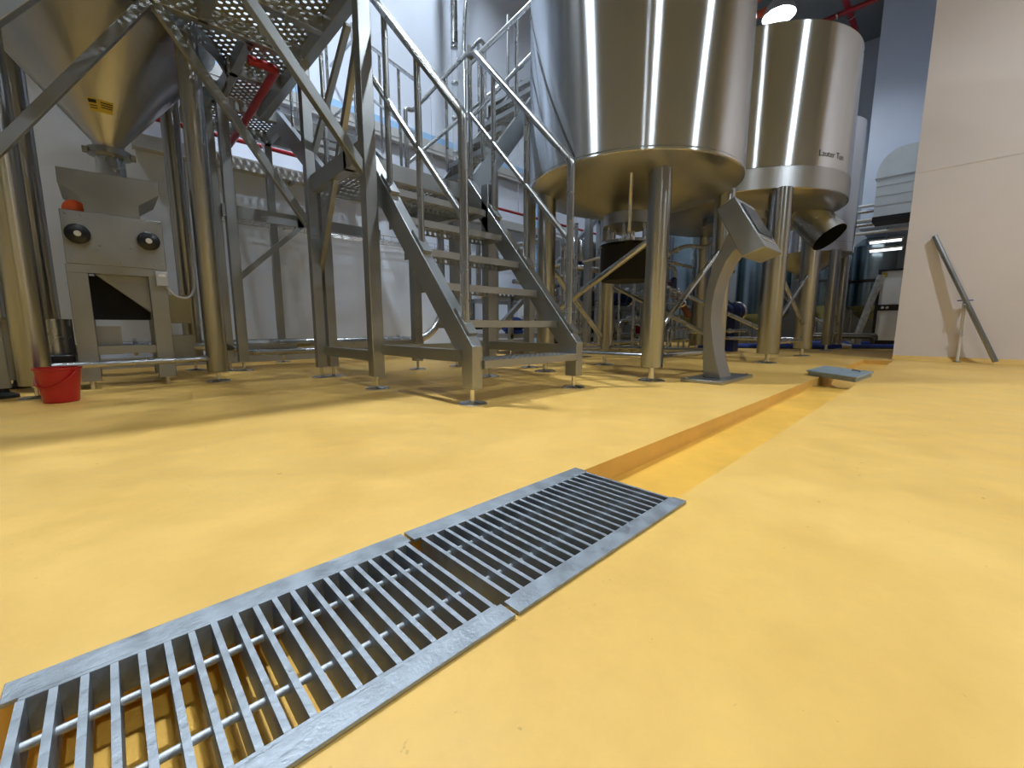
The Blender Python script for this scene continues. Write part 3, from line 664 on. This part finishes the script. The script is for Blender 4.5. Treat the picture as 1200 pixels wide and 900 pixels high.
def pump(x, y, z, s, lab, ax='x', foot=None):
    t = thing('pump', lab, 'pump', (x, y, z), None)
    pr_ = [(.0, -.16*s), (.06*s, -.16*s), (.075*s, -.13*s), (.075*s, .08*s), (.05*s, .11*s), (.03*s, .14*s)]
    mt = obj('motor', B().lathe([(r, q+(x if ax == 'x' else y)) for r, q in pr_], (0, y, z+.1*s) if ax == 'x' else (x, 0, z+.1*s), 20, axis=ax), 'blue_paint', t)
    fn = B()
    for k in range(10):
        u = -.12+.018*k; q = u*s
        if ax == 'x': fn.lathe([(.06*s, x+q), (.084*s, x+q), (.084*s, x+q+.005*s), (.06*s, x+q+.005*s)], (0, y, z+.1*s), 16, axis='x')
        else: fn.lathe([(.06*s, y+q), (.084*s, y+q), (.084*s, y+q+.005*s), (.06*s, y+q+.005*s)], (x, 0, z+.1*s), 16, axis='y')
    obj('cooling_fins', fn, 'blue_paint', mt)
    d = (.18*s, 0) if ax == 'x' else (0, -.18*s)
    vo = B()
    if ax == 'x': vo.lathe([(0, x+.14*s), (.09*s, x+.14*s), (.1*s, x+.16*s), (.09*s, x+.2*s), (0, x+.21*s)], (0, y, z+.1*s), 20, axis='x')
    else: vo.lathe([(0, y-.21*s), (.09*s, y-.2*s), (.1*s, y-.16*s), (.09*s, y-.14*s), (0, y-.14*s)], (x, 0, z+.1*s), 20, axis='y')
    obj('volute', vo, 'steel_bright', t)
    obj('foot', B().box(x-.07*s, x+.07*s, y-.07*s, y+.07*s, z if foot is None else foot, z+.04*s), 'blue_paint', t)
pump(3.95, 4.05, .26, 1.2, 'blue pump on the lower tray of the skid behind the large tank')
pump(4.55, 4.1, .72, 1.2, 'blue pump on the upper rail of the skid behind the large tank')
pump(5.9, 3.7, .66, 1.6, 'blue pump on the upper rail of the skid behind the wide tank')
pump(5.7, 3.78, .24, 1.3, 'blue pump on the lower tray of the skid behind the wide tank', 'y')
pump(6.5, 2.2, .42, 1.5, 'blue pump on a tall foot under the wide lettered tank', foot=0)
for i, (x, y) in enumerate(((4.2, 3.3), (4.44, 3.36))):
    t = thing('filter_housing', ['wider upright steel filter housing on a blue base behind the large tank', 'slimmer upright steel filter housing on a blue base behind the large tank'][i], 'filter', (x, y, 0), 'filter housings')
    obj('bowl', B().lathe([(0, 1.17), (.07-.018*i, 1.17), (.075-.018*i, 1.19), (.075-.018*i, 1.42), (.06-.015*i, 1.45), (0, 1.46)], (x, y, 0), 20), 'steel_tube', t)
    obj('base', B().lathe([(0, 1.10), (.085, 1.10), (.085, 1.17), (0, 1.17)], (x, y, 0), 20), 'blue_paint', t)
    obj('stand', B().tube([(x, y, 0), (x, y, 1.10)], .02, 10), 'steel_tube', t)
PP = [
 ('wide level pipe crossing behind the large tank below the filter housings', [(3.6, 3.3, 1.06), (4.2, 3.1, 1.05), (5.6, 3.1, 1.05), (5.6, 3.1, .4)], .035),
 ('level pipe just above the skid behind the large tank', [(3.5, 3.6, .88), (6.6, 3.6, .88), (6.6, 3.6, .3)], .028),
 ('level pipe bending down at the pump behind the large tank', [(3.5, 3.5, .70), (4.7, 3.5, .70), (4.7, 3.5, .2)], .025),
 ('low level pipe between the skids', [(3.6, 3.55, .42), (7.2, 3.55, .42)], .028),
 ('thin low pipe near the floor under the wide tank', [(3.7, 2.7, .17), (7.2, 2.7, .17), (7.2, 2.7, .8)], .024),
 ('upright pipe with elbow beside the black drive cover', [(3.55, 2.9, .1), (3.55, 2.9, 1.3), (3.55, 3.6, 1.3)], .03),
 ('slim upright pipe behind the black drive cover', [(3.9, 3.0, .1), (3.9, 3.0, 1.5)], .022),
 ('thick upright pipe behind the front tank leg', [(4.35, 2.9, .1), (4.35, 2.9, 1.5), (4.9, 2.9, 1.5)], .04),
 ('pipe loop rising over the skid behind the wide tank', [(5.5, 3.0, .3), (5.5, 3.0, 1.25), (6.4, 3.0, 1.25), (6.4, 3.0, .3)], .03),
 ('slim pipe sagging in an arch under the wide tank', [(4.5, 2.3, 1.1), (4.9, 2.2, 1.28), (5.3, 2.1, 1.3), (5.6, 2.0, 1.55)], .022),
 ('thin slanting pipe crossing under the large tank', [(3.5, 2.6, 1.0), (4.6, 2.3, 1.3)], .018),
 ('rust brown slanting pipe behind the pedestal', [(5.4, 2.6, .95), (5.8, 2.5, .5)], .04),
 ('upright pipe left of the wide tank leg', [(5.0, 2.7, .1), (5.0, 2.7, 1.2)], .028),
 ('upright pipe right of the wide tank leg', [(6.7, 2.4, .1), (6.7, 2.4, 1.2), (7.1, 2.4, 1.2)], .03),
 ('level pipe at knee height behind the pedestal stem', [(4.7, 2.0, .30), (6.6, 2.0, .30)], .022),
 ('level pipe at chest height under the wide tank', [(4.5, 2.5, .75), (7.4, 2.5, .75)], .024),
]
for i, (lab, pts, r) in enumerate(PP):
    mm = 'rust_paint' if 'rust' in lab else 'steel_tube'
    fl_ = [((Vector(pts[0])*.7+Vector(pts[1])*.3), Vector(pts[1])-Vector(pts[0])), ((Vector(pts[0])*.35+Vector(pts[1])*.65), Vector(pts[1])-Vector(pts[0]))]
    pipe('process_pipe', lab, pts, r, mm, .1, fl_)
def valve(x, y, z, lab, m='blue_paint'):
    t = thing('valve', lab, 'valve', (x, y, z))
    obj('body', B().lathe([(.03, z), (.05, z+.01), (.05, z+.06), (.03, z+.07)], (x, y, 0), 14), 'steel_bright', t)
    obj('actuator', B().lathe([(.035, z+.07), (.04, z+.08), (.04, z+.19), (.02, z+.21)], (x, y, 0), 14), m, t)
for (x, y, z, lab) in ((4.0, 3.6, .90, 'blue capped valve on the level pipe, nearest the filter housings'), (5.2, 3.6, .90, 'blue capped valve on the level pipe between the two skids'), (6.1, 3.0, 1.27, 'blue capped valve on top of the pipe loop'), (5.3, 2.5, .77, 'blue capped valve on the chest-high pipe under the wide tank'), (4.4, 3.5, .72, 'blue capped valve on the pipe that bends down at the pump')):
    valve(x, y, z, lab)
for k, (x, lab) in enumerate(((5.3, 'tall dark backdrop cabinet added at the back wall next to the vertical blue trim'), (6.1, 'tall dark backdrop cabinet added at the back wall, middle of the row'), (6.9, 'tall dark backdrop cabinet added at the back wall, end of the row by the wider vessel'))):  # made-up cabinets, added as a dark backdrop behind the tanks
    t = thing('backdrop_cabinet', lab, 'cabinet', (x+.37, 4.43, 0), 'added dark backdrop cabinets along the back wall')
    obj('body', B().box(x, x+.74, 4.26, 4.60, .1, 1.75), 'dark_paint', t, bevel=.004)
    obj('plinth', B().box(x+.01, x+.73, 4.28, 4.60, 0, .1), 'black_matte', t)
    dr_ = obj('door', B().box(x+.02, x+.72, 4.245, 4.26, .14, 1.72), 'dark_paint', t, bevel=.003)
    obj('handle', B().box(x+.64, x+.66, 4.23, 4.245, .9, 1.05), 'steel_bright', dr_)
    for q in range(2): obj('indicator', B().box(x+.12+.2*q, x+.26+.2*q, 4.24, 4.245, 1.4, 1.48), 'white_plastic', dr_)
t = thing('control_cabinet', 'grey electrical cabinet with pale label strips on the skid', 'cabinet', (4.7, 4.4, .26))
obj('body', B().box(4.45, 4.95, 4.25, 4.48, .27, .70), 'grey_trunking', t)
for k in range(3): obj('label_strip', B().box(4.49+.15*k, 4.60+.15*k, 4.246, 4.25, .52, .58), 'white_plastic', t)
t = thing('fire_box', 'small red and white box low on the skid behind the front tank leg', 'box', (6.45, 3.56, .24))
obj('red_half', B().box(6.3, 6.38, 3.5, 3.62, .24, .36), 'red_plastic', t); obj('white_half', B().box(6.38, 6.66, 3.5, 3.62, .24, .36), 'white_panel', t)
t = thing('buffer_vessel', 'slim upright steel vessel standing behind the front tank leg', 'vessel', (5.2, 4.0, 0))
obj('shell', B().lathe([(0, .5), (.1, .5), (.17, .58), (.17, 1.5), (.1, 1.58), (0, 1.6)], (5.2, 4.0, 0), 32), 'far_vessel', t)
for k in range(3):
    an = k*2*PI/3; obj('leg', B().tube([(5.2+.13*math.cos(an), 4.0+.13*math.sin(an), 0), (5.2+.13*math.cos(an), 4.0+.13*math.sin(an), .56)], .018, 10), 'steel_tube', t)
t = thing('buffer_vessel', 'wider upright steel vessel between the skids and the walkway', 'vessel', (7.8, 3.0, 0))
obj('shell', B().lathe([(0, .45), (.15, .45), (.28, .56), (.28, 1.9), (.2, 2.0), (0, 2.03)], (7.8, 3.0, 0), 36), 'far_vessel', t)
for k in range(3):
    an = k*2*PI/3; obj('leg', B().tube([(7.8+.22*math.cos(an), 3.0+.22*math.sin(an), 0), (7.8+.22*math.cos(an), 3.0+.22*math.sin(an), .52)], .022, 10), 'steel_tube', t)

for k, (x, y, r, lab) in enumerate(((9.9, 2.75, .5, 'broad dark steel backdrop tank added behind the skids, nearest the hoses'), (9.6, 4.0, .55, 'broad dark steel backdrop tank added behind the skids, nearest the back wall'))):  # made-up tanks, added to darken the bright gap below the wide tank
    t = thing('backdrop_tank', lab, 'tank', (x, y, 0))
    obj('shell', B().lathe([(0, .35), (.2, .35), (r, .6), (r, 3.0), (r*.6, 3.15), (0, 3.18)], (x, y, 0), 40), 'far_vessel', t)
    for q in range(4):
        an = q*PI/2+.7; obj('leg', B().tube([(x+r*.8*math.cos(an), y+r*.8*math.sin(an), 0), (x+r*.8*math.cos(an), y+r*.8*math.sin(an), .62)], .035, 10), 'steel_tube', t)
rr = random.Random(5)
for k in range(14):                       # dense run of small pipework between the skids and the tanks
    y = 2.58+.055*k; x = rr.uniform(4.5, 5.9); z = .34+.3*(k % 4)+.05*(k//4); L = rr.uniform(.7, 1.4); dn = rr.choice((-1, 1))
    pts = [(x, y, 0.0), (x, y, z), (x+L, y, z)] if dn < 0 else [(x, y, z), (x+L, y, z), (x+L, y, 0.0)]
    pipe('process_pipe', 'steel pipe bent at a right angle in the dense pipework behind the tanks', pts, rr.choice((.014, .018, .022)), 'steel_tube', .08, [((x+L*.5, y, z), (1, 0, 0)), ((x+L*.25, y, z), (1, 0, 0))], group='dense pipework behind the tanks')
# ------------------------------------------------------------------ far right aisle
t = thing('air_duct', 'pale sheet metal air duct with rounded elbow on the far pier', 'duct', (9.7, .9, 2.12))
arc = [(1.075, 2.80)]+[(.74+.335*math.cos(a), 2.84+.40*math.sin(a)) for a in [PI*k/16 for k in range(0, 9)]]+[(.395, 3.24), (.395, 2.80)]
el_ = obj('elbow', B().prism(arc, 'x', 9.5, 9.95), 'duct_metal', t)
bd = obj('box_section', B().box(9.5, 9.95, .395, 1.06, 2.18, 2.80), 'duct_metal', t)
obj('flange', B().box(9.48, 9.97, .48, 1.085, 2.79, 2.815), 'duct_metal', t)
for z in (2.35, 2.5, 2.66): obj('seam', B().box(9.494, 9.5, .5, 1.06, z, z+.006), 'grey_trunking', bd)
obj('opening', B().box(9.49, 9.96, .49, 1.07, 2.10, 2.18), 'black_matte', t)
t = thing('switch_cabinet', 'white cabinet with yellow sticker and dark band by the beige wall', 'cabinet', (9.6, .7, 0))
obj('body', B().box(9.5, 9.9, .45, .86, .12, 1.27), 'white_panel', t)
obj('frame_post', B().box(9.47, 9.9, .86, .90, .05, 1.30), 'black_plastic', t)
obj('frame_top', B().box(9.47, 9.9, .45, .86, 1.27, 1.30), 'black_plastic', t)
obj('plinth', B().box(9.5, 9.9, .45, .9, 0, .12), 'black_plastic', t)
bdn = obj('band', B().box(9.485, 9.5, .45, .86, .62, .72), 'black_plastic', t)
for y in (.74, .80): obj('dial', B().lathe([(0, 9.47), (.02, 9.47), (.022, 9.486)], (0, y, .67), 14, axis='x'), 'white_plastic', bdn)
obj('sticker', B().box(9.495, 9.5, .79, .85, 1.17, 1.25), 'yellow_label', t)
for (x, y, lab) in ((10.4, 1.75, 'blue-grey upright fermenter far behind the floor hoses'), (11.0, 1.15, 'blue-grey upright fermenter half hidden by the white cabinet')):
    t = thing('fermenter', lab, 'tank', (x, y, 0))
    obj('shell', B().lathe([(0, .5), (.12, .5), (.36, .75), (.36, 1.9), (.2, 2.05), (0, 2.08)], (x, y, 0), 40), 'far_vessel', t)
    obj('band', B().lathe([(.362, 1.2), (.372, 1.21), (.372, 1.25), (.362, 1.26)], (x, y, 0), 40), 'rubber', t)
    for k in range(4):
        an = k*PI/2+.6; obj('leg', B().tube([(x+.28*math.cos(an), y+.28*math.sin(an), 0), (x+.28*math.cos(an), y+.28*math.sin(an), .75)], .03, 10), 'steel_tube', t)
for k, (z, x) in enumerate(((2.52, 10.15), (2.40, 10.05), (2.28, 10.2), (2.16, 10.0), (2.04, 10.15))):
    tag(obj('overhead_pipe', B().tube([(x, .42, z), (x, 2.6, z)], .028, 10), 'white_plastic' if k % 2 == 0 else 'steel_tube'),
        ['topmost pale pipe of the overhead bundle on the far wall', 'second steel pipe of the overhead bundle on the far wall', 'third pale pipe of the overhead bundle on the far wall', 'fourth steel pipe of the overhead bundle on the far wall', 'lowest pale pipe of the overhead bundle on the far wall'][k], 'pipe', 'overhead pipes on the far wall')
for k, (x, y, z) in enumerate(((10.45, .95, 1.90), (10.4, .93, 1.74))):
    t = thing('tube_lamp', ['upper slim glowing tube lamp under the duct', 'lower slim glowing tube lamp under the duct'][k], 'lamp', (x, y, z), 'tube lamps under the duct')
    obj('tube', B().tube([(x, y-.22, z), (x, y+.22, z)], .02, 10), 'tube_glow', t); obj('housing', B().box(x-.03, x+.03, y-.24, y+.24, z+.02, z+.05), 'white_plastic', t)
    obj('hanger', B().tube([(x, y, z+.05), (x, y, 2.15)], .006, 6), 'steel', t)
tag(obj('wrapped_roll', B().tube([(9.3, 1.10, .06), (9.35, .85, 1.2)], .05, 14), 'wrapped'), 'plastic-wrapped silvery roll leaning beside the white cabinet', 'roll')
def hose(lab, pts, r):
    t = thing('hose', lab, 'hose', pts[0]); obj('run', B().tube(pts, r, 12, bend=.3), 'blue_hose', t)
    p, q = Vector(pts[-1]), Vector(pts[-2]); d = (p-q).normalized(); obj('coupling', B().tube([p, p+d*.08], r*1.2, 12), 'steel_bright', t)
    obj('coupling', B().tube([Vector(pts[0]), Vector(pts[0])-(Vector(pts[1])-Vector(pts[0])).normalized()*.08], r*1.2, 12), 'steel_bright', t)
hose('dark blue hose on the floor passing under the wide tank legs', [(7.0, 2.9, .04), (7.7, 2.1, .04), (8.0, 1.5, .04), (8.35, 1.16, .04)], .04)
hose('blue hose continuing past its coupling to the beige wall corner', [(8.45, 1.05, .04), (8.7, .8, .04), (8.9, .52, .04)], .036)
hose('paler blue hose lying further back beside the pipe rack', [(9.9, 2.0, .04), (9.75, 1.3, .04), (10.2, .6, .04)], .04)
for k, (x, z) in enumerate(((8.6, .185), (9.1, .215))):
    t = thing('pipe_rack', ['low dark pipe rack with rounded end, the one nearer the blue hose', 'low dark pipe rack with rounded end, the one nearer the white cabinet'][k], 'rack', (x, 1.2, 0))
    obj('top_tube', B().tube([(x, 1.75, z), (x, .8, z), (x, .8, z-.09)], .028, 12, bend=.07), 'rack_dark', t)
    for y in (1.0, 1.35, 1.7):
        obj('leg', B().tube([(x, y, 0), (x, y, z)], .016, 8), 'steel_sheet', t)
    obj('cross_brace', B().tube([(x, 1.35, z-.02), (x, 1.0, .03)], .01, 8), 'steel_sheet', t)
# red sprinkler pipes under the ceiling
RC = [('red ceiling pipe running straight toward the far wall', [(8.4, 1.71, 5.72), (11.3, 1.71, 5.72)], .045, 'red_paint'),
      ('red ceiling pipe crossing the other one at right angles', [(9.6, .5, 5.66), (9.55, 3.2, 5.66)], .04, 'red_paint'),
      ('orange-red ceiling pipe beside the glowing lamp, upper one', [(8.35, 2.4, 5.78), (8.3, 4.8, 5.78)], .06, 'orange_paint'),
      ('orange-red ceiling pipe beside the glowing lamp, lower one', [(8.75, 2.45, 5.76), (8.7, 4.8, 5.76)], .06, 'orange_paint')]
for lab, pts, r, mm in RC: pipe('ceiling_pipe', lab, pts, r, mm, 0, [(Vector(pts[0]).lerp(Vector(pts[1]), .5), Vector(pts[1])-Vector(pts[0]))])
